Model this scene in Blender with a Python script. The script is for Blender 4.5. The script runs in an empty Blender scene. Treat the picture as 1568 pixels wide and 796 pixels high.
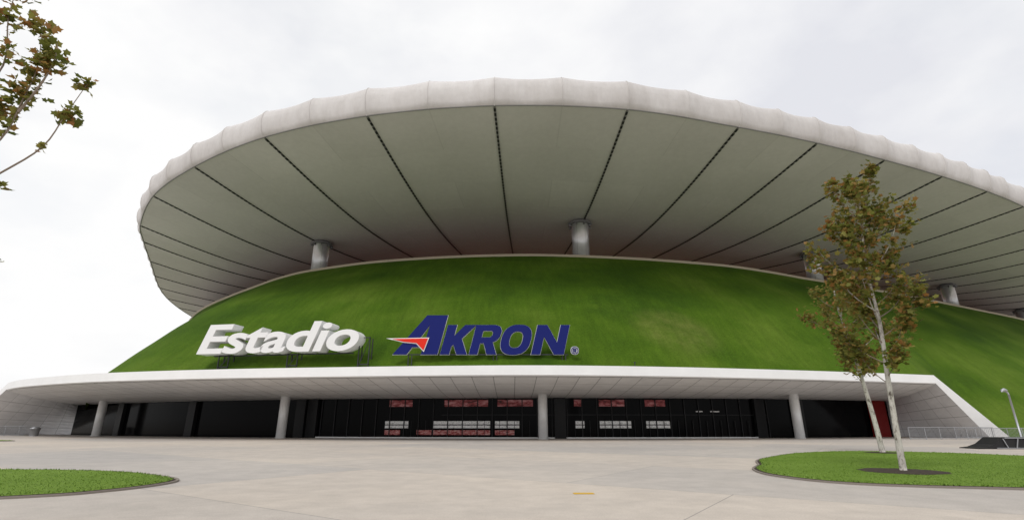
import bpy, math, random
from mathutils import Vector, Matrix
random.seed(7)
scene = bpy.context.scene
R = math.radians
scene.view_settings.view_transform = 'Standard'
scene.view_settings.look = 'None'
scene.view_settings.exposure = 0

# ------------------------------------------------------------------ materials
def new_mat(name, col=(.5, .5, .5), rough=.7, metal=0.0, spec=.3):
    m = bpy.data.materials.new(name); m.use_nodes = True
    b = m.node_tree.nodes['Principled BSDF']
    b.inputs['Base Color'].default_value = (*col, 1)
    b.inputs['Roughness'].default_value = rough
    b.inputs['Metallic'].default_value = metal
    b.inputs['Specular IOR Level'].default_value = spec
    return m
def nd(m, t, **kw):
    n = m.node_tree.nodes.new(t)
    for k, v in kw.items(): setattr(n, k, v)
    return n
def ln(m, a, b): m.node_tree.links.new(a, b)
def bsdf(m): return m.node_tree.nodes['Principled BSDF']
def noise(m, scale, detail=4, rough=.6, vec=None, coord='Object', sc=None):
    if vec is None:
        tc = nd(m, 'ShaderNodeTexCoord'); vec = tc.outputs[coord]
    if sc is not None:
        mp = nd(m, 'ShaderNodeMapping'); mp.inputs['Scale'].default_value = sc
        ln(m, vec, mp.inputs['Vector']); vec = mp.outputs[0]
    n = nd(m, 'ShaderNodeTexNoise'); n.inputs['Scale'].default_value = scale
    n.inputs['Detail'].default_value = detail; n.inputs['Roughness'].default_value = rough
    ln(m, vec, n.inputs['Vector']); return n.outputs['Fac']
def ramp(m, fac, stops):
    r = nd(m, 'ShaderNodeValToRGB'); el = r.color_ramp.elements
    while len(el) < len(stops): el.new(.5)
    for e, (p, c) in zip(el, stops):
        e.position = p; e.color = (*c, 1) if len(c) == 3 else c
    ln(m, fac, r.inputs['Fac']); return r.outputs['Color']
def mix(m, fac, a, b, mode='MIX'):
    n = nd(m, 'ShaderNodeMix', data_type='RGBA', blend_type=mode)
    for inp, v in ((n.inputs[0], fac), (n.inputs[6], a), (n.inputs[7], b)):
        if hasattr(v, 'is_linked') or hasattr(v, 'links'): ln(m, v, inp)
        elif isinstance(v, (int, float)): inp.default_value = v
        else: inp.default_value = (*v, 1)
    return n.outputs[2]
def g(v): return (v, v, v)
def bump(m, h, strength, dist):
    b = nd(m, 'ShaderNodeBump'); b.inputs['Strength'].default_value = strength
    b.inputs['Distance'].default_value = dist
    ln(m, h, b.inputs['Height']); ln(m, b.outputs[0], bsdf(m).inputs['Normal'])

# plaza concrete
M_plaza = new_mat('plaza_concrete', rough=.85)
tc = nd(M_plaza, 'ShaderNodeTexCoord')
def pl_brick(rot, bw, rh, mort, c1, c2, mc, loc=(3, 1, 0)):
    mp = nd(M_plaza, 'ShaderNodeMapping'); mp.inputs['Rotation'].default_value = (0, 0, R(rot))
    mp.inputs['Location'].default_value = loc
    ln(M_plaza, tc.outputs['Object'], mp.inputs['Vector'])
    br = nd(M_plaza, 'ShaderNodeTexBrick'); br.offset = .35
    br.inputs['Scale'].default_value = 1; br.inputs['Brick Width'].default_value = bw
    br.inputs['Row Height'].default_value = rh; br.inputs['Mortar Size'].default_value = mort
    br.inputs['Mortar Smooth'].default_value = .2
    br.inputs['Color1'].default_value = (*c1, 1); br.inputs['Color2'].default_value = (*c2, 1)
    br.inputs['Mortar'].default_value = (*mc, 1)
    ln(M_plaza, mp.outputs[0], br.inputs['Vector']); return br.outputs['Color']
c = pl_brick(34, 13, 7.5, .014, (.56, .50, .435), (.46, .43, .40), (.30, .28, .26))
c = mix(M_plaza, 1.0, c, pl_brick(-21, 31, 17, .010, (1.0, .99, .98), (.90, .90, .91), (.8, .79, .78), (9, 5, 0)), 'MULTIPLY')
c = mix(M_plaza, 1.0, c, ramp(M_plaza, noise(M_plaza, .10, 6, .6), [(.3, (.86, .87, .89)), (.7, (1.08, 1.07, 1.05))]), 'MULTIPLY')
c = mix(M_plaza, 1.0, c, ramp(M_plaza, noise(M_plaza, 1.1, 8, .72), [(.3, g(.87)), (.7, g(1.08))]), 'MULTIPLY')
c = mix(M_plaza, 1.0, c, ramp(M_plaza, noise(M_plaza, 28, 4, .7), [(.3, g(.86)), (.7, g(1.09))]), 'MULTIPLY')
ln(M_plaza, c, bsdf(M_plaza).inputs['Base Color'])
bump(M_plaza, noise(M_plaza, 60, 4), .15, .01)

def grass_mat(name, cols, hill=False):
    m = new_mat(name, rough=.9, spec=.1)
    c = ramp(m, noise(m, .075 if hill else .35, 5, .55), [(.32, cols[0]), (.5, cols[1]), (.7, cols[2])])
    if hill:
        t = nd(m, 'ShaderNodeTexCoord')
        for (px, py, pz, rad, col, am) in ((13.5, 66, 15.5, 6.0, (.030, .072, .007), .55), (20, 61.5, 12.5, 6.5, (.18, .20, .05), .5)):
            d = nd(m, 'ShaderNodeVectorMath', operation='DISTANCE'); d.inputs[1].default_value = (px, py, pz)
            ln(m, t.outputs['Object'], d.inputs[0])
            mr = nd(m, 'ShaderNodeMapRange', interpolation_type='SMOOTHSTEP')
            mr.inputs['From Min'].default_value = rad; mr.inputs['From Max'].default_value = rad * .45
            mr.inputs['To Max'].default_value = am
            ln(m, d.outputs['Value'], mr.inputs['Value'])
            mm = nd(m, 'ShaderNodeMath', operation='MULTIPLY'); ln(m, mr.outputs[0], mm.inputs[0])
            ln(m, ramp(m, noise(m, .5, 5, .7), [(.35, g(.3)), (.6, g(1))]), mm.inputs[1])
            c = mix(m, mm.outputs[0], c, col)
        c = mix(m, 1.0, c, ramp(m, noise(m, 1.0, 5, .65, sc=(1.6, .2, .2)), [(.3, g(.86)), (.7, g(1.12))]), 'MULTIPLY')
    c = mix(m, 1.0, c, ramp(m, noise(m, 4.5 if hill else 9, 5, .75), [(.3, g(.76 if hill else .9)), (.7, g(1.22 if hill else 1.1))]), 'MULTIPLY')
    c = mix(m, 1.0, c, ramp(m, noise(m, 22 if hill else 60, 3, .8), [(.3, g(.6)), (.7, g(1.4))]), 'MULTIPLY')
    ln(m, c, bsdf(m).inputs['Base Color'])
    bump(m, noise(m, 9 if hill else 40, 6, .8), .7, .14 if hill else .03)
    return m
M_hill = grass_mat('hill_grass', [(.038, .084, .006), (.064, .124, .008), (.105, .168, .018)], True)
M_lawn = grass_mat('lawn_grass', [(.115, .195, .024), (.135, .22, .03), (.16, .25, .04)])
M_field = new_mat('pitch_grass', (.06, .16, .03))
M_soil = new_mat('soil', rough=1)
ln(M_soil, ramp(M_soil, noise(M_soil, 12, 6), [(.3, (.018, .014, .01)), (.7, (.07, .05, .035))]), bsdf(M_soil).inputs['Base Color'])
M_kerb = new_mat('kerb_concrete', (.22, .19, .165), .85)

def panel_mat(name, col, w, h, dark, mortar=.03, rough=.5):
    m = new_mat(name, rough=rough)
    t = nd(m, 'ShaderNodeTexCoord')
    b = nd(m, 'ShaderNodeTexBrick'); b.offset = 0
    b.inputs['Scale'].default_value = 1; b.inputs['Brick Width'].default_value = w
    b.inputs['Row Height'].default_value = h; b.inputs['Mortar Size'].default_value = mortar
    b.inputs['Color1'].default_value = (*col, 1)
    b.inputs['Color2'].default_value = (*[x * .93 for x in col], 1)
    b.inputs['Mortar'].default_value = (*[x * dark for x in col], 1)
    ln(m, t.outputs['UV'], b.inputs['Vector'])
    c = mix(m, 1.0, b.outputs['Color'], ramp(m, noise(m, .5, 6, .7), [(.3, g(.88)), (.7, g(1.05))]), 'MULTIPLY')
    ln(m, c, bsdf(m).inputs['Base Color']); return m
M_panel = panel_mat('soffit_panels', (.76, .755, .76), 2.2, 3.3, .45, .045)
M_wing = panel_mat('wing_panels', (.76, .76, .78), 2.6, 1.25, .5, .03)
M_white = new_mat('white_cladding', rough=.45)
ln(M_white, ramp(M_white, noise(M_white, .4, 6), [(.3, g(.8)), (.7, g(.87))]), bsdf(M_white).inputs['Base Color'])

def membrane(name, a, b, stain=False):
    m = new_mat(name, rough=.6, spec=.25)
    c = ramp(m, noise(m, .06, 5, .6), [(.3, a), (.7, b)])
    c = mix(m, 1.0, c, ramp(m, noise(m, 1.2, 6, .7), [(.3, g(.95)), (.7, g(1.04))]), 'MULTIPLY')
    if name == 'soffit_membrane':
        t = nd(m, 'ShaderNodeTexCoord')
        bb = nd(m, 'ShaderNodeTexBrick'); bb.offset = .5
        bb.inputs['Scale'].default_value = 1; bb.inputs['Brick Width'].default_value = 1.0
        bb.inputs['Row Height'].default_value = 9.0; bb.inputs['Mortar Size'].default_value = .006
        bb.inputs['Color1'].default_value = (1, 1, 1, 1); bb.inputs['Color2'].default_value = (.93, .93, .93, 1)
        bb.inputs['Mortar'].default_value = (.88, .88, .88, 1)
        ln(m, t.outputs['UV'], bb.inputs['Vector'])
        c = mix(m, 1.0, c, bb.outputs['Color'], 'MULTIPLY')
    if stain:
        c = mix(m, 1.0, c, ramp(m, noise(m, .9, 5, .7, sc=(1, 1, .25)), [(.3, (.91, .90, .89)), (.65, g(1.03))]), 'MULTIPLY')
    ln(m, c, bsdf(m).inputs['Base Color'])
    return m
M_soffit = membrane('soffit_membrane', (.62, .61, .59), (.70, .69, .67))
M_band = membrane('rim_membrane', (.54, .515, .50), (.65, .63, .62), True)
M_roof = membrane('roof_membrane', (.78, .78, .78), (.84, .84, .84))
M_truss = new_mat('truss_dark', (.02, .02, .022), .6)
M_trussl = new_mat('truss_light', (.22, .22, .21), .5)
M_metal = panel_mat('column_metal', (.62, .62, .63), 1.6, 30, .55, .03, .32)
bsdf(M_metal).inputs['Metallic'].default_value = .6
M_cap = new_mat('column_cap', (.20, .20, .205), .45, .3)
M_colw = new_mat('column_paint', rough=.35, metal=.2)
ln(M_colw, ramp(M_colw, noise(M_colw, 1.5, 5), [(.3, g(.62)), (.7, g(.72))]), bsdf(M_colw).inputs['Base Color'])
M_tan = new_mat('crest_concrete', (.42, .37, .28), .9)
M_conc = new_mat('concourse_concrete', (.16, .14, .13), .9)
M_seat = new_mat('red_seats', rough=.6)
ln(M_seat, ramp(M_seat, noise(M_seat, .4, 4), [(.3, (.12, .015, .015)), (.7, (.24, .03, .03))]), bsdf(M_seat).inputs['Base Color'])
M_black = new_mat('facade_glass_and_void', (.003, .003, .0035), .10, 0, .045)  # dark glass; its black also paints the shade of the deep end voids
M_mull = new_mat('mullion_metal', (.022, .022, .024), .5, 0, .15)
M_pier = new_mat('pier_panel', (.013, .013, .014), .3, 0, .12)
M_red = new_mat('red_wall', (.20, .008, .008), .5)
M_stand = new_mat('stand_pale', rough=.6)
vo = noise(M_stand, 2.2, 3, .9, sc=(1.5, 1, 5))
ln(M_stand, ramp(M_stand, vo, [(.36, g(.14)), (.43, g(.7)), (.52, g(.9))]), bsdf(M_stand).inputs['Base Color'])
M_standr = new_mat('stand_red', rough=.6)
ln(M_standr, ramp(M_standr, noise(M_standr, 2, 3, .9, sc=(1.2, 1, 5)), [(.36, (.05, .01, .01)), (.46, (.42, .05, .05)), (.60, (.6, .4, .38))]), bsdf(M_standr).inputs['Base Color'])
M_refl = new_mat('ceiling_red_reflection', rough=.4)  # red reflection behind the glass, painted into the ceiling strips
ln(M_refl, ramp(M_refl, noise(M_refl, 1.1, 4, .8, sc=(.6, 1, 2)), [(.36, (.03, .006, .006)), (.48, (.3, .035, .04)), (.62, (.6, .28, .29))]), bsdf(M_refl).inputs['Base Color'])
M_letw = new_mat('letter_white', (.8, .8, .8), .4)
M_blue = new_mat('letter_blue', (.008, .014, .135), .45, 0, .15)
M_redl = new_mat('emblem_red', (.72, .03, .015), .45, 0, .15)
M_steel = new_mat('frame_steel', (.05, .05, .055), .5, .5)
M_galv = new_mat('galvanised', (.4, .41, .43), .4, .6)
M_yel = new_mat('yellow_paint', rough=.6)
ln(M_yel, ramp(M_yel, noise(M_yel, 14, 4, .8), [(.35, (.42, .30, .14)), (.5, (.62, .38, .03))]), bsdf(M_yel).inputs['Base Color'])
M_rub = new_mat('black_ply', (.015, .015, .016), .5)
M_bark = new_mat('pale_bark', rough=.9)
ln(M_bark, ramp(M_bark, noise(M_bark, 7, 6, .7, sc=(1, 1, .5)), [(.36, (.10, .085, .07)), (.46, (.44, .41, .37)), (.7, (.62, .59, .55))]), bsdf(M_bark).inputs['Base Color'])
M_twig = new_mat('twig_bark', (.24, .19, .15), .9)
def leaf_mat(name, stops, tr=.25):
    m = new_mat(name, rough=.6, spec=.3)
    ge = nd(m, 'ShaderNodeNewGeometry')
    c = ramp(m, ge.outputs['Random Per Island'], stops)
    ln(m, c, bsdf(m).inputs['Base Color'])
    if tr:
        t = nd(m, 'ShaderNodeBsdfTranslucent'); ln(m, c, t.inputs['Color'])
        s = nd(m, 'ShaderNodeMixShader'); s.inputs[0].default_value = tr
        ln(m, bsdf(m).outputs[0], s.inputs[1]); ln(m, t.outputs[0], s.inputs[2])
        ln(m, s.outputs[0], m.node_tree.nodes['Material Output'].inputs['Surface'])
    return m
M_leaf = leaf_mat('leaf', [(0, (.09, .11, .018)), (.3, (.17, .18, .035)), (.6, (.25, .235, .055)), (.82, (.28, .18, .05)), (1, (.34, .16, .05))], .42)
M_blade = leaf_mat('blade', [(0, (.10, .18, .02)), (.6, (.135, .225, .03)), (1, (.18, .27, .05))], 0)

# ------------------------------------------------------------------ helpers
def empty(name, loc=(0, 0, 0)):
    e = bpy.data.objects.new(name, None); scene.collection.objects.link(e); e.location = loc
    return e
def mesh(name, verts, faces, mat, parent=None, smooth=False, uvs=None, mats=None, fmat=None):
    me = bpy.data.meshes.new(name); me.from_pydata([tuple(v) for v in verts], [], faces); me.update()
    for m in (mats or [mat]): me.materials.append(m)
    if fmat: me.polygons.foreach_set('material_index', fmat)
    if smooth: me.polygons.foreach_set('use_smooth', [True] * len(me.polygons))
    if uvs:
        ul = me.uv_layers.new(name='UVMap')
        for l in me.loops: ul.data[l.index].uv = uvs[l.vertex_index]
    o = bpy.data.objects.new(name, me); scene.collection.objects.link(o)
    if parent: o.parent = parent; o.matrix_parent_inverse = Matrix.Translation(-parent.location)
    return o
class MB:
    def __init__(s): s.v = []; s.f = []; s.m = []; s.uv = []
    def quad(s, a, b, c, d, mi=0, uv=None):
        n = len(s.v); s.v += [a, b, c, d]; s.f.append((n, n+1, n+2, n+3)); s.m.append(mi)
        s.uv += uv or [(0, 0)] * 4
    def box(s, cx, cy, cz, sx, sy, sz, rz=0, mi=0, rx=0, ry=0):
        M = Matrix.Translation((cx, cy, cz)) @ Matrix.Rotation(rz, 4, 'Z') @ Matrix.Rotation(ry, 4, 'Y') @ Matrix.Rotation(rx, 4, 'X')
        n = len(s.v)
        for dx, dy, dz in ((-1,-1,-1),(1,-1,-1),(1,1,-1),(-1,1,-1),(-1,-1,1),(1,-1,1),(1,1,1),(-1,1,1)):
            s.v.append(M @ Vector((dx*sx/2, dy*sy/2, dz*sz/2))); s.uv.append((0, 0))
        for f in ((0,3,2,1),(4,5,6,7),(0,1,5,4),(1,2,6,5),(2,3,7,6),(3,0,4,7)):
            s.f.append(tuple(n+i for i in f)); s.m.append(mi)
    def tube(s, pts, rad, seg=10, mi=0, cap=True):
        pts = [Vector(p) for p in pts]; rings = []
        L = 0
        for i, p in enumerate(pts):
            if i: L += (p - pts[i-1]).length
            d = (pts[min(i+1, len(pts)-1)] - pts[max(i-1, 0)]).normalized()
            a = d.cross(Vector((0, 1, 0)) if abs(d.y) < .9 else Vector((1, 0, 0))).normalized(); b = d.cross(a)
            n = len(s.v); rings.append(n)
            for k in range(seg):
                t = 2*math.pi*k/seg
                s.v.append(p + (a*math.cos(t) + b*math.sin(t))*rad[i]); s.uv.append((rad[i]*min(t, 2*math.pi-t), L))
        for i in range(len(pts)-1):
            for k in range(seg):
                s.f.append((rings[i]+k, rings[i]+(k+1) % seg, rings[i+1]+(k+1) % seg, rings[i+1]+k)); s.m.append(mi)
        if cap:
            s.f.append(tuple(rings[0]+k for k in range(seg))); s.m.append(mi)
            s.f.append(tuple(rings[-1]+k for k in reversed(range(seg)))); s.m.append(mi)
    def obj(s, name, mats, parent=None, smooth=False):
        return mesh(name, s.v, s.f, None, parent, smooth, s.uv, mats, s.m)
def cr(p0, p1, p2, p3, t):
    return tuple(.5*((2*b) + (-a+c)*t + (2*a-5*b+4*c-d)*t*t + (-a+3*b-3*c+d)*t**3) for a, b, c, d in zip(p0, p1, p2, p3))
def closed_curve(P, n):
    out = []; N = len(P)
    for i in range(N):
        for k in range(n): out.append(Vector(cr(P[i-1], P[i], P[(i+1) % N], P[(i+2) % N], k/n)))
    return out
def open_curve(P, n):
    out = []; N = len(P)
    for i in range(N-1):
        for k in range(n): out.append(Vector(cr(P[max(i-1, 0)], P[i], P[i+1], P[min(i+2, N-1)], k/n)))
    out.append(Vector(P[-1])); return out

# ------------------------------------------------------------------ ground
mesh('plaza_ground', [(-2500, -600, 0), (2500, -600, 0), (2500, 4000, 0), (-2500, 4000, 0)], [(0, 1, 2, 3)], M_plaza)

def island(name, ctrl, blades, near):
    e = empty(name, (sum(p[0] for p in ctrl)/len(ctrl), sum(p[1] for p in ctrl)/len(ctrl), 0))
    C = [Vector((p.x, p.y, 0)) for p in closed_curve([(a, b, 0) for a, b in ctrl], 10)]
    n = len(C); area = sum(C[i-1].x*C[i].y - C[i].x*C[i-1].y for i in range(n))
    sg = 1 if area > 0 else -1
    def off(d, z):
        o = []
        for i in range(n):
            t = (C[(i+1) % n] - C[i-1]).normalized()
            o.append(Vector((C[i].x - t.y*d*sg, C[i].y + t.x*d*sg, z)))
        return o
    rings = [off(-.0, .0), off(.0, .05), off(.06, .052), off(.08, .03)]
    mb = MB()
    for a, b in zip(rings, rings[1:]):
        for i in range(n): mb.quad(a[i-1], a[i], b[i], b[i-1])
    mb.obj('kerb', [M_kerb], e)
    a = off(.08, .03); b = off(.17, .06); c2 = off(.6, .085)
    mb = MB()
    for i in range(n):
        mb.quad(a[i-1], a[i], b[i], b[i-1], 1)
        mb.quad(b[i-1], b[i], c2[i], c2[i-1], 0)
    nn = len(mb.v); mb.v += c2; mb.uv += [(0, 0)]*n
    mb.f.append(tuple(range(nn, nn+n))); mb.m.append(0)
    mb.obj('turf', [M_lawn, M_soil], e)
    poly = [(p.x, p.y) for p in off(.15, 0)]
    xs = [p[0] for p in poly]; ys = [p[1] for p in poly]
    def inside(x, y):
        r = False; j = len(poly)-1
        for i in range(len(poly)):
            if (poly[i][1] > y) != (poly[j][1] > y) and x < (poly[j][0]-poly[i][0])*(y-poly[i][1])/(poly[j][1]-poly[i][1])+poly[i][0]: r = not r
            j = i
        return r
    V = []; F = []; cnt = 0
    while cnt < blades:
        x = random.uniform(min(xs), max(xs)); y = random.uniform(min(ys), max(ys))
        if random.random() > min(1, (near/max(y, 1))**2) or not inside(x, y): continue
        if (x-13.35)**2 + (y-18.6)**2 < 1.35**2 * random.uniform(.85, 1.1): continue
        cnt += 1; h = random.uniform(.01, .035); w = random.uniform(.012, .025); t = random.uniform(0, 6.28)
        lx, ly = random.gauss(0, .03), random.gauss(0, .03); k = len(V)
        V += [(x-w*math.cos(t), y-w*math.sin(t), .06), (x+w*math.cos(t), y+w*math.sin(t), .06), (x+lx, y+ly, .085+h)]
        F.append((k, k+1, k+2))
    mesh('grass_blades', V, F, M_blade, e)
    return e
isl = island('lawn_bed', [(10.15, 22.4), (11.3, 25.0), (13.2, 27.6), (16.6, 31.2), (21, 33.2), (25.4, 30.9), (27.6, 25), (27.5, 19.5), (24, 14), (18, 13.2), (13.1, 14.1), (9.6, 15.3), (8.5, 17.6), (8.9, 20.1)], 42000, 17)
island('lawn_bed', [(-9.75, 15.8), (-10.9, 17.3), (-14.1, 19.2), (-18.8, 19.9), (-25, 19), (-26, 12), (-19, 9.5), (-11.8, 12.3), (-10.1, 13.7)], 26000, 15)
island('lawn_bed', [(-50.8, 54.3), (-53, 56), (-58, 56.5), (-62, 54), (-58, 51), (-53, 52.4)], 1500, 60)
def disc(name, x, y, r, z, mat, parent, wob=.06):
    V = [(x, y, z+.03)]; n = 40
    for k in range(n):
        t = 2*math.pi*k/n; rr = r*(1+random.uniform(-wob, wob)); V.append((x+rr*math.cos(t), y+rr*math.sin(t), z))
    mesh(name, V, [(0, 1+k, 1+(k+1) % n) for k in range(n)], mat, parent)
disc('tree_pit_soil', 13.35, 18.6, 1.3, .092, M_soil, isl)
disc('tree_pit_soil_far', 21.1, 30.6, .9, .092, M_soil, isl)
mb = MB(); mb.box(1.75, 13.45, .006, .50, .26, .005, .02)
mb.obj('yellow_floor_marking', [M_yel])

# ------------------------------------------------------------------ hill
pairs = [((0,85.2),(0,52.6,7.1)),((20,86.8),(14.6,53.8,7.1)),((39,91),(29.8,57.1,7.1)),((50,95.2),(42,60.4,7.1)),((60.3,100.1),(51.2,63.4,7.0)),
 ((72,105.2),(62.2,67.9,-.1)),((84,110.8),(72,70.5,-.1)),((95,116),(85,74.5,-.1)),((120,128.8),(118,89,-.1)),((147.7,143.3),(158,113,-.1)),((170,157),(188,136,-.1)),
 ((188,180),(214,172,-.1)),((193,215),(220,222,-.1)),((175,252),(198,272,-.1)),((130,285),(146,314,-.1)),((70,302),(76,334,-.1)),((0,298),(-2,328,-.1)),
 ((-55,280),(-66,305,-.1)),((-88,250),(-104,268,-.1)),((-104,215),(-122,222,-.1)),((-107,180),(-121,184,-.1)),((-100,155),(-111,152,-.1)),((-89,138.5),(-97,125,-.1)),
 ((-78,126),(-83,104,1)),((-67.1,115.9),(-70,86,4)),((-56,106.5),(-58.5,72,6.5)),((-48,100),(-48,61.3,7.1)),((-39,94.5),(-34.7,57.2,7.1)),((-22.2,88.3),(-19.4,54.5,7.1))]
NS = 14
crest = closed_curve([(a[0], a[1], 30.2) for a, b in pairs], NS)
base = []
for i in range(len(pairs)):
    P = [pairs[(i+j) % len(pairs)][1] for j in (-1, 0, 1, 2)]
    for k in range(NS):
        t = k/NS
        p = cr(*P, t)
        if i == 4: p = tuple(a+(b-a)*t for a, b in zip(P[1], P[2]))
        base.append(Vector((p[0], p[1], max(p[2], -.12) if i not in (0,1,2,3,26,27,28) else 7.1)))
n = len(crest); K = 26; V = []; F = []
for i in range(n):
    for k in range(K+1):
        t = k/K
        p = base[i].lerp(crest[i], t)
        p.z += 1.3*math.sin(math.pi*t)
        if 0 < k < K: p.z += .07*math.sin(i*.31+k*.8)*math.sin(k*.5+i*.23)
        V.append(p)
for i in range(n):
    for k in range(K):
        a = i*(K+1)+k; b = ((i+1) % n)*(K+1)+k
        F.append((a, b, b+1, a+1))
mesh('grass_hill', V, F, M_hill, None, True)

stad = empty('stadium')
def inward(curve, d, z):
    n = len(curve); o = []
    for i in range(n):
        t = (curve[(i+1) % n] - curve[i-1]).normalized()
        o.append(Vector((curve[i].x - t.y*d, curve[i].y + t.x*d, z)))
    return o
def loftrings(name, rings, mat, parent=stad, smooth=False, mats=None):
    n = len(rings[0]); V = [p for r in rings for p in r]; F = []
    for j in range(len(rings)-1):
        for i in range(n): F.append((j*n+i, j*n+(i+1) % n, (j+1)*n+(i+1) % n, (j+1)*n+i))
    return mesh(name, V, F, mat, parent, smooth)
loftrings('crest_parapet', [inward(crest, -.25, 29.9), inward(crest, -.25, 30.5), inward(crest, .35, 30.5), inward(crest, .35, 29.6)], M_tan)
def scl(curve, f, z, c=(40, 195)):
    return [Vector((c[0]+(p.x-c[0])*f, c[1]+(p.y-c[1])*f, z)) for p in curve]
loftrings('upper_concourse', [inward(crest, .35, 29.6), inward(crest, 7, 29.5)], M_conc)
loftrings('seating_bowl', [inward(crest, 7, 29.5), scl(crest, .84, 27.5), scl(crest, .62, 12), scl(crest, .60, 9), scl(crest, .42, .6)], M_seat)
pit = scl(crest, .42, .6)
mesh('pitch', pit, [tuple(range(len(pit)))], M_field, stad)

# ------------------------------------------------------------------ roof
front = [(-88.7,117.3),(-80.7,103.5),(-74.7,93.9),(-62.8,80.2),(-49.3,69.7),(-34.5,61.3),(-18.8,56.2),(-2.2,54),(14.7,54.8),(30.5,58.8),(43.4,62.8),(56.4,67.6),(69.4,72.9),(81.6,78.4),(93.9,84.7)]
back = [(120,99.5),(150,119.5),(180,146),(205,180),(216,215),(212,255),(190,290),(150,318),(80,336),(0,334),(-60,318),(-100,285),(-122,245),(-124,213),(-118,181),(-107,150)]
allp = [(a, b, 0) for a, b in front+back]
NQ = 40
rc = closed_curve(allp, NQ)
nf = len(front)-1
stations = [i*NQ for i in range(nf)]
idx = list(range(nf*NQ, len(rc)+1)); acc = [0]
for a, b in zip(idx, idx[1:]): acc.append(acc[-1] + (rc[b % len(rc)] - rc[a % len(rc)]).length)
nb = round(acc[-1]/14.5)
for k in range(nb):
    tgt = acc[-1]*k/nb
    j = min(range(len(acc)), key=lambda q: abs(acc[q]-tgt)); stations.append(idx[j])
stations.append(len(rc))
def rim(fi):
    i = int(math.floor(fi)); t = fi-i; p = rc[i % len(rc)].lerp(rc[(i+1) % len(rc)], t)
    d = (rc[(i+2) % len(rc)] - rc[(i-2) % len(rc)]).normalized()
    return p, Vector((d.y, -d.x, 0))
def inner(p):
    c = Vector((5+.2*p.x, 215, 0)); return c + (p-c)*.42
ZR = 39.6
def soffit(p, t, bf):
    q = p.lerp(inner(p), t)
    z = ZR - 1.9*math.sin(math.pi*min(t/.62, 1)) + .30*math.sin(math.pi*bf)*math.sin(math.pi*min(1, t*4+.02))
    return Vector((q.x, q.y, z))
V = []; F = []; UV = []
bV = []; bF = []; tV = []; tF = []
prof = [(0, 39.6), (.3, 39.75), (.62, 40.3), (.85, 41.2), (.92, 42.1), (.8, 42.95), (.45, 43.5), (.15, 43.72), (-.2, 43.8), (-2.2, 44.15)]
SB = 8; SR = 26
rib = MB()
for s in range(len(stations)-1):
    f0, f1 = stations[s], stations[s+1]
    b0 = len(V)
    for j in range(SB+1):
        p, nrm = rim(f0+(f1-f0)*j/SB)
        for k in range(SR+1):
            t = k/SR
            t = t**1.2
            V.append(soffit(p, t, j/SB)); UV.append((s+j/SB*.999, t*95))
    for j in range(SB):
        for k in range(SR):
            a = b0+j*(SR+1)+k; b = a+SR+1; F.append((a, b, b+1, a+1))
    for h in range(2):
        g0 = len(bV); NJ = 8
        for j in range(NJ+1):
            u = j/NJ; sc = math.sin(math.pi*u) if 0 < u < 1 else 0
            p, nrm = rim(f0+(f1-f0)*(h+u)/2)
            for k, (o, z) in enumerate(prof):
                w = math.sin(math.pi*min(k/(len(prof)-1)*1.1, 1))
                q = p + nrm*(o - .40*sc*w)
                bV.append(Vector((q.x, q.y, z - .30*sc*(k/(len(prof)-1)))))
        m_ = len(prof)
        for j in range(NJ):
            for k in range(m_-1):
                a = g0+j*m_+k; b = a+m_; bF.append((a, a+1, b+1, b))
    g0 = len(tV)
    for j in range(SB+1):
        p, nrm = rim(f0+(f1-f0)*j/SB); q0 = p - nrm*2.2; qi = inner(p)
        sc = abs(math.sin(math.pi*2*j/SB))
        for k in range(9):
            t = k/8; q = q0.lerp(qi, t)
            tV.append(Vector((q.x, q.y, 44.15 - .30*sc*(1-t) + 5*math.sin(t*math.pi/2))))
        tV.append(Vector((qi.x, qi.y, ZR)))
    for j in range(SB):
        for k in range(9):
            a = g0+j*10+k; b = a+10; tF.append((a, a+1, b+1, b))
    p, nrm = rim(f0); tt = (inner(p)-p).normalized(); side = Vector((-tt.y, tt.x, 0))
    L = (inner(p)-p).length; nseg = int(L/.30)
    for k in range(nseg):
        ta, tb = k/nseg, (k+1)/nseg
        A = soffit(p, ta, 0); B = soffit(p, tb, 0)
        if k % 3: wd, mi, dz = .14, 0, .14
        else: wd, mi, dz = .11, 1, .12
        ap, bp = A - Vector((0, 0, dz)), B - Vector((0, 0, dz))
        rib.quad(ap-side*wd, ap+side*wd, bp+side*wd, bp-side*wd, mi)
        rib.quad(A-side*wd, ap-side*wd, bp-side*wd, B-side*wd, 0)
        rib.quad(A+side*wd, B+side*wd, bp+side*wd, ap+side*wd, 0)
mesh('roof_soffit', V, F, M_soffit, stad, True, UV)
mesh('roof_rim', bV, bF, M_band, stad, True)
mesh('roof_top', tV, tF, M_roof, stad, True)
rib.obj('roof_ribs', [M_truss, M_trussl], stad)
mb = MB()
ring = [rim(i*4)[0] + Vector((0, 0, ZR-.02)) for i in range(len(rc)//4)]
ring.append(ring[0])
mb.tube(ring, [.09]*len(ring), 6, cap=False)
mb.obj('roof_edge_cable', [M_trussl], stad, True)
mb = MB()
for s in range(len(stations)-1):
    for h in (0, .5):
        p, nrm = rim(stations[s]+(stations[s+1]-stations[s])*h)
        mb.tube([Vector((p.x+nrm.x*(o+.01), p.y+nrm.y*(o+.01), z)) for o, z in prof], [.07 if h == 0 else .045]*len(prof), 6)
mb.obj('roof_rim_battens', [M_band], stad, True)

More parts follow.
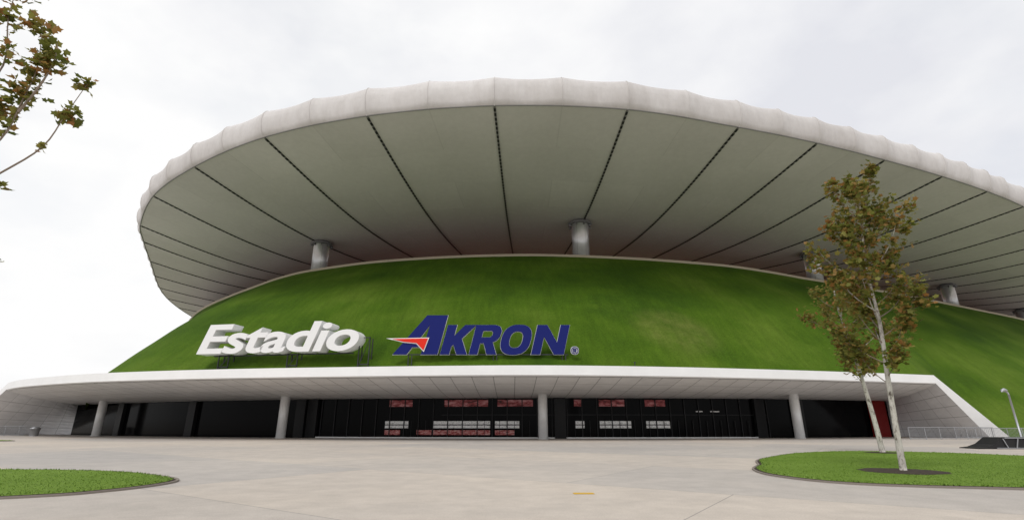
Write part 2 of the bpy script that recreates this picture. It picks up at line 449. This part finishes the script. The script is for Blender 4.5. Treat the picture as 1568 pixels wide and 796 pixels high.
# roof columns
for i, (x, y) in enumerate([(12.7, 87.5), (-39.6, 98.6), (66, 105.2), (118, 132), (168, 163), (187, 205), (160, 262), (100, 292), (30, 296), (-40, 280), (-90, 235), (-98, 180)]):
    mb = MB()
    mb.tube([(x, y, 28.5), (x, y, 37.0)], [1.55, 1.55], 28, 0)
    mb.tube([(x, y, 37.0), (x, y, 37.02), (x, y, 37.25), (x, y, 37.27), (x, y, 39)], [1.6, 2.2, 2.25, 1.5, 1.5], 28, 1)
    for k in range(8):
        t = k*math.pi/4+.3
        mb.box(x+1.85*math.cos(t), y+1.85*math.sin(t), 36.78, .7, .10, .42, t, 1)
    mb.obj('roof_column_%d' % i, [M_metal, M_cap], stad, True)

# ------------------------------------------------------------------ entrance canopy
fr = [(-72, 73.8), (-64, 67.9), (-50, 60.7), (-34.7, 56.2), (-19.4, 53.6), (0, 51.7), (14.6, 52.9), (29.8, 56.2), (42, 59.6), (51.2, 62.4)]
gl = [(-73, 88), (-63, 82.5), (-48, 75.5), (-33, 70.3), (-18, 67), (0, 65.2), (14, 65.2), (30, 67), (42, 70), (53, 74)]
n1 = 12
Fc = open_curve([(a, b, 0) for a, b in fr], n1); Gc = open_curve([(a, b, 0) for a, b in gl], n1)
mF = MB(); mS = MB(); mT = MB()
arc = 0
def Z(p, z): return Vector((p.x, p.y, z))
ZT, ZB, ZG = 7.3, 6.35, 4.75
for i in range(len(Fc)-1):
    a, b = Fc[i], Fc[i+1]; ga, gb = Gc[i], Gc[i+1]; l = (b-a).length
    mF.quad(Z(a, ZB), Z(b, ZB), Z(b, ZT), Z(a, ZT))
    ia = a.lerp(ga, .02); ib = b.lerp(gb, .02)
    mF.quad(Z(a, ZB), Z(ia, ZB-.12), Z(ib, ZB-.12), Z(b, ZB))
    dep = (ga-a).length
    for q in range(5):
        t0, t1 = .02+.98*q/5, .02+.98*(q+1)/5
        def zz(t): return (ZB-.12) + (ZG-ZB+.12)*(1-(1-t)**1.5)
        mS.quad(Z(a.lerp(ga, t0), zz(t0)), Z(a.lerp(ga, t1), zz(t1)), Z(b.lerp(gb, t1), zz(t1)), Z(b.lerp(gb, t0), zz(t0)), 0,
                [(arc, t0*dep), (arc, t1*dep), (arc+l, t1*dep), (arc+l, t0*dep)])
    mT.quad(Z(a, ZT), Z(b, ZT), Z(gb, ZT-.3), Z(ga, ZT-.3))
    mT.quad(Z(ga, ZT-.3), Z(gb, ZT-.3), Z(gb, ZG), Z(ga, ZG))
    arc += l
def wing(E1, E2, E2i, B, flip):
    E1t, E1b = Vector((E1[0], E1[1], ZT)), Vector((E1[0], E1[1], ZB))
    E2t, E2b = Vector((*E2, 0)), Vector((*E2i, 0))
    Bt, Bb = Vector((*B, ZG)), Vector((*B, 0))
    N = 10
    for i in range(N):
        s, t = i/N, (i+1)/N
        mF.quad(E1b.lerp(E2b, s), E1b.lerp(E2b, t), E1t.lerp(E2t, t), E1t.lerp(E2t, s))
        for q in range(6):
            u, v = q/6, (q+1)/6
            def pt(a, c): return E1b.lerp(E2b, a).lerp(Bt.lerp(Bb, a), c)
            W = 15
            mS.quad(pt(s, u), pt(t, u), pt(t, v), pt(s, v), 1, [(u*W, s*6.3), (u*W, t*6.3), (v*W, t*6.3), (v*W, s*6.3)])
        mT.quad(E1t.lerp(E2t, s), E1t.lerp(E2t, t), Vector((B[0], B[1]+.6, ZT*(1-t))), Vector((B[0], B[1]+.6, ZT*(1-s))))
wing((51.2, 62.4), (62.8, 67.1), (59.4, 66.2), (53, 74), False)
wing((-72, 73.8), (-100, 95), (-98, 94), (-73, 88), True)
mF.obj('canopy_fascia', [M_white], stad)
mS.obj('canopy_soffit', [M_panel, M_wing], stad)
mT.obj('canopy_top', [M_white], stad)
for i, (x, y) in enumerate([(-61.3, 78.4), (-28.6, 65.8), (3.6, 61.6), (34.6, 64.0)]):
    mb = MB(); mb.tube([(x, y, 0), (x, y, .12), (x, y, .121), (x, y, 5.6)], [.62, .62, .56, .56], 24)
    mb.obj('entrance_column_%d' % i, [M_colw], stad, True)
# facade
mg = MB(); mm = MB()
for i in range(len(Gc)-1):
    a, b = Gc[i], Gc[i+1]
    mg.quad(Z(a, 0), Z(b, 0), Z(b, ZG), Z(a, ZG))
def gat(x):
    for a, b in zip(Gc, Gc[1:]):
        if a.x <= x <= b.x:
            t = (x-a.x)/(b.x-a.x); return a.y+(b.y-a.y)*t, math.atan2(b.y-a.y, b.x-a.x)
    return 75, 0
x = -26.5
while x < 33:
    y, an = gat(x)
    mm.box(x, y-.08, 2.37, .10, .16, 4.7, an, 0)
    if x < 31:
        mm.box(x+.9, y-.05, 2.75, 1.9, .08, .08, an, 0)
        mm.box(x+.92, y-.07, 1.05, .05, .10, 2.1, an, 0)
    x += 1.85
for xx in (-27.5, -25.8, 5.9, 31.5, 37.2, -60, -45):
    y, an = gat(xx); mm.box(xx, y-.3, 2.36, 1.4, .5, 4.7, an, 1)
x = -25
while x < 31:
    y, an = gat(x+.5); mm.box(x+.5, y-.35, .07, 1.0, .3, .14, an, 2); x += 1.0
y, an = gat(50.5); mm.box(50.6, y-.35, 2.36, 3.2, .3, 4.72, an, 3)
mg.obj('entrance_glazing_and_void', [M_black], stad)  # opaque sheet: glass mid-front, painted darkness across the end voids
mm.obj('entrance_mullions', [M_mull, M_pier, M_colw, M_red], stad)
mb = MB()
def strip(x0, x1, z0, z1, mi):
    x = x0
    while x < x1-.05:
        xe = min(x+1.0, x1); xm = (x+xe)/2; y, an = gat(xm)
        mb.box(xm, y-.03, (z0+z1)/2, (xe-x)*1.0, .03, z1-z0, an, mi); x = xe
for x0, x1 in ((-16, -13), (-9.8, -2.7), (-2.1, .9), (7.8, 8.9), (10.8, 14.7), (16.6, 19.6)):
    strip(x0, x1, 1.62, 2.02, 0); strip(x0, x1, 1.18, 1.52, 0)
for x0, x1 in ((-11.9, -10), (-9.8, -2.7), (-2.1, .3), (-16, -14)): strip(x0, x1, .4, .95, 1)
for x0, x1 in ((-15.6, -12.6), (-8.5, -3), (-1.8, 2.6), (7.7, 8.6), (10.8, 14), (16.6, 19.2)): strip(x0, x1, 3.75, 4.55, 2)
strip(23.1, 24.0, 3.1, 3.22, 0); strip(25.0, 26.2, 3.1, 3.22, 0)
mb.obj('concourse_view_panels', [M_stand, M_standr, M_refl], stad)

# ------------------------------------------------------------------ letter signs
def curve_mesh(name, cu, mat, parent, M, post=None):
    o = bpy.data.objects.new('tmp', cu); scene.collection.objects.link(o)
    bpy.context.view_layer.update()
    dg = bpy.context.evaluated_depsgraph_get()
    me = bpy.data.meshes.new_from_object(o.evaluated_get(dg)); bpy.data.objects.remove(o)
    me.name = name; me.materials.clear(); me.materials.append(mat)
    if post: post(me)
    me.transform(M)
    ob = bpy.data.objects.new(name, me); scene.collection.objects.link(ob); ob.parent = parent
    ob.matrix_parent_inverse = Matrix.Translation(-parent.location)
    return ob
up = Matrix.Rotation(R(90), 4, 'X')
sign = empty('stadium_name_sign', (-25, 56, 7.3))
cu = bpy.data.curves.new('t', 'FONT'); cu.body = 'Estadio'; cu.size = 1; cu.offset = .022; cu.shear = .24; cu.space_character = .96
cu.extrude = .5; cu.resolution_u = 6
W, H = 19.3, 3.3
def fit(me):
    xs = [v.co.x for v in me.vertices]; ys = [v.co.y for v in me.vertices]; zs = [v.co.z for v in me.vertices]
    for v in me.vertices:
        v.co.x = (v.co.x-min(xs))/(max(xs)-min(xs))*W
        v.co.y = (v.co.y-min(ys))/(max(ys)-min(ys))*H
        v.co.z = v.co.z/max(zs)*.8
ang = math.atan2(54.0-57.5, 20)
curve_mesh('letters', cu, M_letw, sign, Matrix.Translation((-35.1, 57.35, 9.0)) @ Matrix.Rotation(ang, 4, 'Z') @ up, fit)
mb = MB()
def frame(x, y, zt, rz):
    for dx in (-.55, .55):
        mb.box(x+dx, y, (7.3+zt)/2, .1, .1, zt-7.3, rz)
        mb.box(x+dx, y+1.1, (7.3+zt)/2, .1, .1, zt-7.3, rz)
    mb.tube([(x-.55, y, 7.35), (x+.55, y, zt-.1)], [.04, .04], 5)
    mb.box(x, y, zt-.06, 1.2, .1, .1, rz); mb.box(x, y, 7.7, 1.2, .1, .1, rz)
frame(-32.4, 57.2, 9.0, ang); frame(-24.0, 55.6, 9.0, ang); frame(-15.9, 54.4, 10.6, ang)
mb.box(-25.5, 56.3, 8.95, 17, .12, .12, ang)
mb.obj('support_frames', [M_steel], sign)

spon = empty('sponsor_sign', (-3, 53.6, 7.3))
S = .0692
def poly_curve(polys, ext, offs=0):
    cu = bpy.data.curves.new('p', 'CURVE'); cu.dimensions = '2D'; cu.fill_mode = 'BOTH'; cu.extrude = ext; cu.offset = offs
    for P in polys:
        sp = cu.splines.new('POLY'); sp.points.add(len(P)-1); sp.use_cyclic_u = True
        for q, (x, y) in zip(sp.points, P): q.co = (x*S, y*S*1.01, 0, 1)
    return cu
def shr(P, x0, k=.24): return [(x0+x+k*y, y) for x, y in P]
A1 = [[(0, 0), (50, 60), (82, 60), (68, 0), (43, 0), (46, 11), (29, 11), (21, 0)], [(38, 22), (49, 22), (55, 45)]]
Kp = [(0, 0), (0, 45), (14, 45), (14, 28), (27, 45), (44, 45), (27, 24), (41, 0), (25, 0), (16.5, 15), (14, 12), (14, 0)]
Rp = [(0, 0), (0, 45), (30, 45), (38, 42.5), (42, 36), (41, 27), (37, 21), (32, 18.5), (42, 0), (27, 0), (18.5, 17), (13, 17), (13, 0)]
Rc = [(13, 26), (13, 36), (26, 36), (29, 33.5), (29, 29), (26, 26)]
def el(cx, cy, rx, ry, n=36):
    o = []
    for k in range(n):
        t = 2*math.pi*k/n; c_, s_ = math.cos(t), math.sin(t)
        o.append((cx+rx*math.copysign(abs(c_)**.8, c_), cy+ry*math.copysign(abs(s_)**.8, s_)))
    return o
Np = [(0, 0), (0, 45), (15, 45), (36, 18), (36, 45), (50, 45), (50, 0), (35, 0), (14, 27), (14, 0)]
groups = [A1, [shr(Kp, 72)], [shr(Rp, 116), shr(Rc, 116)], [shr(el(23, 22.5, 23, 23), 160), shr(el(23, 22.5, 10, 12.5), 160)], [shr(Np, 211)]]
base_M = Matrix.Translation((-12.6, 53.6, 8.62)) @ up
for nm, G_ in zip('akron', groups):
    curve_mesh('letter_outline_'+nm, poly_curve(G_, .10, .03), M_letw, spon, Matrix.Translation((0, .15, 0)) @ base_M)
    curve_mesh('letter_face_'+nm, poly_curve(G_, .10), M_blue, spon, base_M)
sw = [[(-1, 23), (16, 19), (36, 17), (47, 6), (53, 24)]]
curve_mesh('emblem_backing', poly_curve(sw, .04, .09), M_letw, spon, Matrix.Translation((0, -.16, 0)) @ base_M)
curve_mesh('emblem', poly_curve(sw, .04), M_redl, spon, Matrix.Translation((0, -.22, 0)) @ base_M)
curve_mesh('registered_mark_ring', poly_curve([el(278, 6, 5.4, 5.4), el(278, 6, 4.2, 4.2)], .03), M_blue, spon, Matrix.Translation((0, -.12, 0)) @ base_M)
curve_mesh('registered_mark_disc', poly_curve([el(278, 6, 6.2, 6.2)], .03), M_letw, spon, base_M)
r_s = [[(275.5+x*.12, 3.2+y*.12) for x, y in Rp], [(275.5+x*.12, 3.2+y*.12) for x, y in Rc]]
curve_mesh('registered_mark_r', poly_curve(r_s, .03), M_blue, spon, Matrix.Translation((0, -.12, 0)) @ base_M)
mb = MB()
for x in (-10.8, -1.8, 5.5):
    for dx in (-.18, .18): mb.box(x+dx, 53.85, 7.95, .09, .09, 1.4)
mb.box(-2.8, 53.9, 8.66, 17.5, .1, .1)
mb.obj('support_frames', [M_steel], spon)
mb = MB(); mb.box(12.9, 53.6, 7.55, .08, .08, .5); mb.box(12.9, 53.6, 7.82, .2, .2, .06); mb.obj('roof_vent_post', [M_steel])

# ------------------------------------------------------------------ railings
def railing(name, pts, h=1.15):
    mb = MB()
    for (x0, y0), (x1, y1) in zip(pts, pts[1:]):
        L = math.hypot(x1-x0, y1-y0); n_ = max(1, int(L/.16)); an = math.atan2(y1-y0, x1-x0)
        for zz_ in (h, .15): mb.tube([(x0, y0, zz_), (x1, y1, zz_)], [.028, .028], 6)
        for k in range(n_+1):
            t = k/n_; big = k % 12 == 0
            mb.box(x0+(x1-x0)*t, y0+(y1-y0)*t, h/2, .06 if big else .02, .06 if big else .02, h, an)
    mb.obj(name, [M_galv])
railing('metal_railing', [(44.8, 60), (48.6, 60.4), (52, 60.8), (55.6, 61.3)], 1.3)
railing('metal_railing', [(55, 66), (57.5, 63.6), (66, 64.2), (76, 67.5)], 1.2)
railing('metal_railing', [(-81, 80), (-76, 79.6), (-73.2, 79.8)], 1.4)
mb = MB(); bx, by = -71, 79
mb.tube([(bx, by, 0), (bx, by, .08), (bx, by, .95), (bx, by, .96), (bx, by, 1.1), (bx, by, 1.25)], [.45, .5, .6, .65, .65, .3], 16)
mb.box(bx, by-.5, .9, .5, .08, .12); mb.obj('litter_bin', [M_galv], None, True)

# street lamp
mb = MB(); lx, ly = 43.0, 45
mb.tube([(lx, ly, 0), (lx, ly, .25), (lx, ly, .26), (lx, ly, 4.1)], [.15, .15, .085, .07], 12)
mb.tube([(lx, ly, 4.1), (lx-.05, ly, 4.25), (lx-.3, ly, 4.38)], [.06, .06, .06], 10)
mb.tube([(lx-.55, ly, 4.28), (lx-.5, ly, 4.38), (lx-.3, ly, 4.46), (lx-.12, ly, 4.38), (lx-.08, ly, 4.28)], [.02, .12, .16, .12, .02], 12)
mb.obj('street_lamp', [M_galv], None, True)
ramp_e = empty('skate_ramp', (34, 38, 0))
mb = MB()
x0, x1, y0, y1 = 32.2, 38.5, 37.0, 38.6
P = [(x0, .05), (x0+.6, .12), (x0+1.2, .3), (x0+1.9, .75), (x1, .75)]
for (a, za), (b, zb) in zip(P, P[1:]):
    mb.quad(Vector((a, y0, za)), Vector((b, y0, zb)), Vector((b, y1, zb)), Vector((a, y1, za)))
    mb.quad(Vector((a, y0, 0)), Vector((b, y0, 0)), Vector((b, y0, zb)), Vector((a, y0, za)), 0)
    mb.quad(Vector((a, y1, 0)), Vector((b, y1, 0)), Vector((b, y1, zb)), Vector((a, y1, za)), 0)
mb.obj('deck', [M_rub], ramp_e)
mb = MB()
for k in range(6):
    xx = x0+1.9+k*.8; mb.box(xx, y0-.06, .35, .05, .05, .7, 0, 0, 0, .35 if k % 2 else -.35)
mb.tube([(x0+1.9, y0-.08, .72), (x1, y0-.08, .72)], [.03, .03], 6); mb.tube([(x0+1.2, y0-.08, .06), (x1, y0-.08, .06)], [.03, .03], 6)
mb.obj('frame', [M_galv], ramp_e)

# ------------------------------------------------------------------ trees
LEAF = []
for k in range(10):
    a = math.pi*2*k/10 - math.pi/2; r = (1.0 if k % 2 == 0 else .62)
    LEAF.append((r*math.cos(a), r*math.sin(a)))
def leaf(V, F, p, s):
    q = Matrix.Rotation(random.uniform(0, 6.28), 3, 'Z') @ Matrix.Rotation(random.gauss(0, .9), 3, 'X') @ Matrix.Rotation(random.uniform(0, 6.28), 3, 'Z')
    n = len(V)
    for x, y in LEAF: V.append(p + q @ Vector((x*s, y*s, .25*s*(x*x))))
    F.append(tuple(range(n, n+10)))
def bez(a, b, bend, n=6):
    a, b = Vector(a), Vector(b); m_ = (a+b)/2 + bend; return [a*(1-t)**2 + m_*2*t*(1-t) + b*t*t for t in [k/n for k in range(n+1)]]
def young_tree(name, trunk, rad, branches, clump_r, per, ls, seed):
    random.seed(seed); e = empty(name, trunk[0])
    mb = MB(); T = open_curve(trunk, 6); n = len(T)
    mb.tube(T, [rad*(1-.9*(k/(n-1))) for k in range(n)], 10, 0)
    V = []; F = []
    def trunk_at(z):
        for a, b in zip(T, T[1:]):
            if a.z <= z <= b.z: return a.lerp(b, (z-a.z)/(b.z-a.z+1e-6))
        return T[-1]
    def clump(p, r, m_):
        for _ in range(m_):
            d = Vector((random.gauss(0, 1), random.gauss(0, 1), random.gauss(0, 1)))
            leaf(V, F, p + d*r*.5, ls*random.uniform(.6, 1.25))
    for (z0, az, out, rise) in branches:
        a = trunk_at(z0); b = a + Vector((math.cos(az)*out, math.sin(az)*out, rise))
        pts = bez(a, b, Vector((math.cos(az)*out*.25, math.sin(az)*out*.25, -rise*.12)), 7)
        L = (b-a).length
        mb.tube(pts, [max(.007, .030*(1-k/7.5)*min(1.2, L/2)) for k in range(8)], 6, 1 if L < 1.9 else 0)
        for k in range(2, 8):
            if random.random() < .85:
                m_ = pts[k]; az2 = az+random.uniform(-1.6, 1.6); l2 = random.uniform(.2, .65)*out/1.2
                c_ = m_ + Vector((math.cos(az2)*l2, math.sin(az2)*l2, random.uniform(.05, .5)))
                tw = bez(m_, c_, Vector((0, 0, -.08)), 3); mb.tube(tw, [.012, .010, .007, .004], 4, 1)
                clump(c_, clump_r*random.uniform(.6, 1.2), int(per*random.uniform(.35, 1.6)))
        clump(pts[-1], clump_r, per); clump(pts[5], clump_r*.8, per//2)
    zt = T[-1].z
    for k in range(16): clump(trunk_at(zt-.34*k) + Vector((random.gauss(0, .25), random.gauss(0, .25), 0)), clump_r*.9, per)
    mb.obj('trunk_and_limbs', [M_bark, M_twig], e, True)
    mesh('leaves', V, F, M_leaf, e)
    return e
random.seed(3)
br1 = []
z = 3.0; az = 0
while z < 9.9:
    az += 2.4 + random.uniform(-.4, .4); f = (z-3.0)/6.9
    out = random.uniform(.7, 1.3)*(.62 + .55*math.sin(math.pi*min(1, f*1.0+.05)))
    br1.append((z, az, out, random.uniform(.9, 1.7))); z += .24
young_tree('young_tree', [(13.4, 18.6, .06), (13.48, 18.6, 1.6), (13.6, 18.6, 3.4), (13.75, 18.6, 5.2), (13.72, 18.6, 7), (13.9, 18.6, 9), (14.2, 18.6, 11.0)], .11, br1, .30, 30, .10, 11)
random.seed(5)
br2 = []
z = 3.9; az = 1
while z < 9.2:
    az += 2.4 + random.uniform(-.4, .4)
    br2.append((z, az, random.uniform(.8, 1.8)*(1 if z > 5.5 else .6), random.uniform(.6, 1.6))); z += .30
young_tree('young_tree', [(21.1, 30.6, .06), (21.0, 30.6, 2), (20.75, 30.6, 4.6), (20.4, 30.6, 7), (20.2, 30.6, 9), (20.3, 30.6, 10.2)], .15, br2, .40, 20, .125, 12)

# left foreground tree (trunk outside the frame, boughs reach in)
random.seed(21)
e = empty('plane_tree', (-9.9, 7, 0)); mb = MB(); V = []; F = []
tr = [(-9.9, 7, 0), (-9.8, 7, 2), (-9.6, 7, 4), (-9.5, 7, 6), (-9.4, 7.1, 8), (-9.3, 7.1, 9.5)]
mb.tube(open_curve(tr, 5), [.14-.0043*k for k in range(26)], 12, 0)
bou = [[(-9.6, 7, 3.9), (-8.9, 7, 4.6), (-7.95, 7, 5.3), (-7.42, 7, 5.77), (-7.22, 7, 6.35), (-7.02, 7, 6.95)],
       [(-9.5, 7, 4.9), (-8.7, 7, 5.3), (-8.13, 7, 5.9), (-8.0, 7, 6.6), (-7.95, 7, 7.3), (-8.12, 7, 8.2)],
       [(-9.5, 7, 6), (-9.0, 7.1, 6.7), (-8.65, 7.1, 7.4), (-8.75, 7, 8.3), (-8.8, 7, 9)],
       [(-9.75, 7, 3.0), (-8.9, 7, 3.3), (-8.0, 7, 3.7), (-7.52, 7, 3.88)],
       [(-9.6, 7, 3.9), (-8.8, 7, 4.4), (-8.2, 7, 4.8), (-7.88, 7, 5.06)],
       [(-8.0, 7, 6.4), (-7.8, 7, 6.9), (-7.7, 7, 7.4), (-7.75, 7, 7.8)],
       [(-9.4, 7.1, 7), (-10, 7.3, 8), (-10.5, 7.3, 9)], [(-9.6, 7, 4), (-10.4, 7.2, 5), (-10.9, 7.2, 6.4)], [(-9.5, 7, 5.5), (-9.9, 6.3, 6.6), (-10, 6, 8)]]
for B in bou:
    c_ = open_curve(B, 4); m_ = len(c_); mb.tube(c_, [.022*(1-.85*k/m_) for k in range(m_)], 6, 1)
def cl(p, r, k):
    for _ in range(k):
        leaf(V, F, Vector(p) + Vector((random.gauss(0, r), random.gauss(0, r), random.gauss(0, r))), random.uniform(.045, .085))
for p, r, k in [((-8.18, 7, 8.1), .10, 60), ((-7.85, 7, 7.65), .09, 55), ((-7.75, 7, 7.38), .10, 60), ((-8.0, 7, 7.2), .11, 70), ((-8.05, 7, 6.8), .11, 80), ((-8.25, 7, 6.45), .10, 60),
                ((-8.1, 7, 6.1), .07, 18), ((-8.4, 7, 6.6), .10, 50), ((-7.22, 7, 6.38), .075, 44), ((-7.06, 7, 6.92), .06, 26), ((-7.42, 7, 5.8), .05, 9), ((-8.75, 7, 8.3), .10, 50), ((-8.6, 7, 7.6), .09, 24),
                ((-7.86, 7, 5.08), .05, 9), ((-7.54, 7, 3.88), .03, 5), ((-8.85, 7, 9), .15, 50), ((-10.5, 7.3, 9), .3, 120), ((-10.9, 7.2, 6.4), .3, 100), ((-10, 6, 8), .3, 120), ((-9.4, 7, 9.4), .35, 150), ((-9.5, 7, 7.6), .12, 60)]:
    cl(p, r, k)
mb.obj('trunk_and_boughs', [M_bark, M_twig], e, True); mesh('leaves', V, F, M_leaf, e)

# ------------------------------------------------------------------ world + sun
w = bpy.data.worlds.new('World'); scene.world = w; w.use_nodes = True
nt = w.node_tree; nt.nodes.clear()
def wn(t): return nt.nodes.new(t)
out = wn('ShaderNodeOutputWorld'); sky = wn('ShaderNodeTexSky'); sky.sky_type = 'NISHITA'; sky.sun_disc = False
sky.sun_elevation = R(52); sky.sun_rotation = R(205)
b1 = wn('ShaderNodeBackground'); b1.inputs['Strength'].default_value = .14; nt.links.new(sky.outputs[0], b1.inputs['Color'])
tcw = wn('ShaderNodeTexCoord'); mpw = wn('ShaderNodeMapping'); mpw.inputs['Scale'].default_value = (1, 1, 1.7); mpw.inputs['Location'].default_value = (.35, .2, .1)
nt.links.new(tcw.outputs['Generated'], mpw.inputs['Vector'])
nz = wn('ShaderNodeTexNoise'); nz.inputs['Scale'].default_value = 1.7; nz.inputs['Detail'].default_value = 8; nz.inputs['Roughness'].default_value = .5
nz.inputs['Distortion'].default_value = .15
nt.links.new(mpw.outputs[0], nz.inputs['Vector'])
cr1 = wn('ShaderNodeValToRGB'); cr1.color_ramp.elements[0].position = .34; cr1.color_ramp.elements[0].color = (.78, .79, .84, 1)
cr1.color_ramp.elements[1].position = .55; cr1.color_ramp.elements[1].color = (1.0, 1.0, 1.0, 1)
nt.links.new(nz.outputs['Fac'], cr1.inputs['Fac'])
b2 = wn('ShaderNodeBackground'); b2.inputs['Strength'].default_value = 1.0; nt.links.new(cr1.outputs[0], b2.inputs['Color'])
nz2 = wn('ShaderNodeTexNoise'); nz2.inputs['Scale'].default_value = 2.6; nz2.inputs['Detail'].default_value = 5
nt.links.new(mpw.outputs[0], nz2.inputs['Vector'])
cr2 = wn('ShaderNodeValToRGB'); cr2.color_ramp.elements[0].position = .35; cr2.color_ramp.elements[0].color = (.86, .86, .86, 1)
cr2.color_ramp.elements[1].position = .50; cr2.color_ramp.elements[1].color = (1, 1, 1, 1)
nt.links.new(nz2.outputs['Fac'], cr2.inputs['Fac'])
ms = wn('ShaderNodeMixShader'); nt.links.new(cr2.outputs[0], ms.inputs[0]); nt.links.new(b1.outputs[0], ms.inputs[1]); nt.links.new(b2.outputs[0], ms.inputs[2])
nt.links.new(ms.outputs[0], out.inputs['Surface'])
sl = bpy.data.lights.new('sun', 'SUN'); sl.energy = 1.5; sl.angle = R(25); sl.color = (1, .97, .93)
so = bpy.data.objects.new('sun', sl); scene.collection.objects.link(so)
az = R(205); el_ = R(52)
dirv = Vector((math.sin(az)*math.cos(el_), math.cos(az)*math.cos(el_), math.sin(el_)))
so.rotation_euler = dirv.to_track_quat('Z', 'Y').to_euler(); so.location = (0, 0, 80)

cam = bpy.data.cameras.new('camera'); cam.sensor_width = 36; cam.lens = 770/1568*36; cam.clip_end = 6000; cam.clip_start = .1
co = bpy.data.objects.new('camera', cam); scene.collection.objects.link(co)
co.location = (0, 0, 1.6); co.rotation_euler = (R(90+18.1), 0, 0)
scene.camera = co
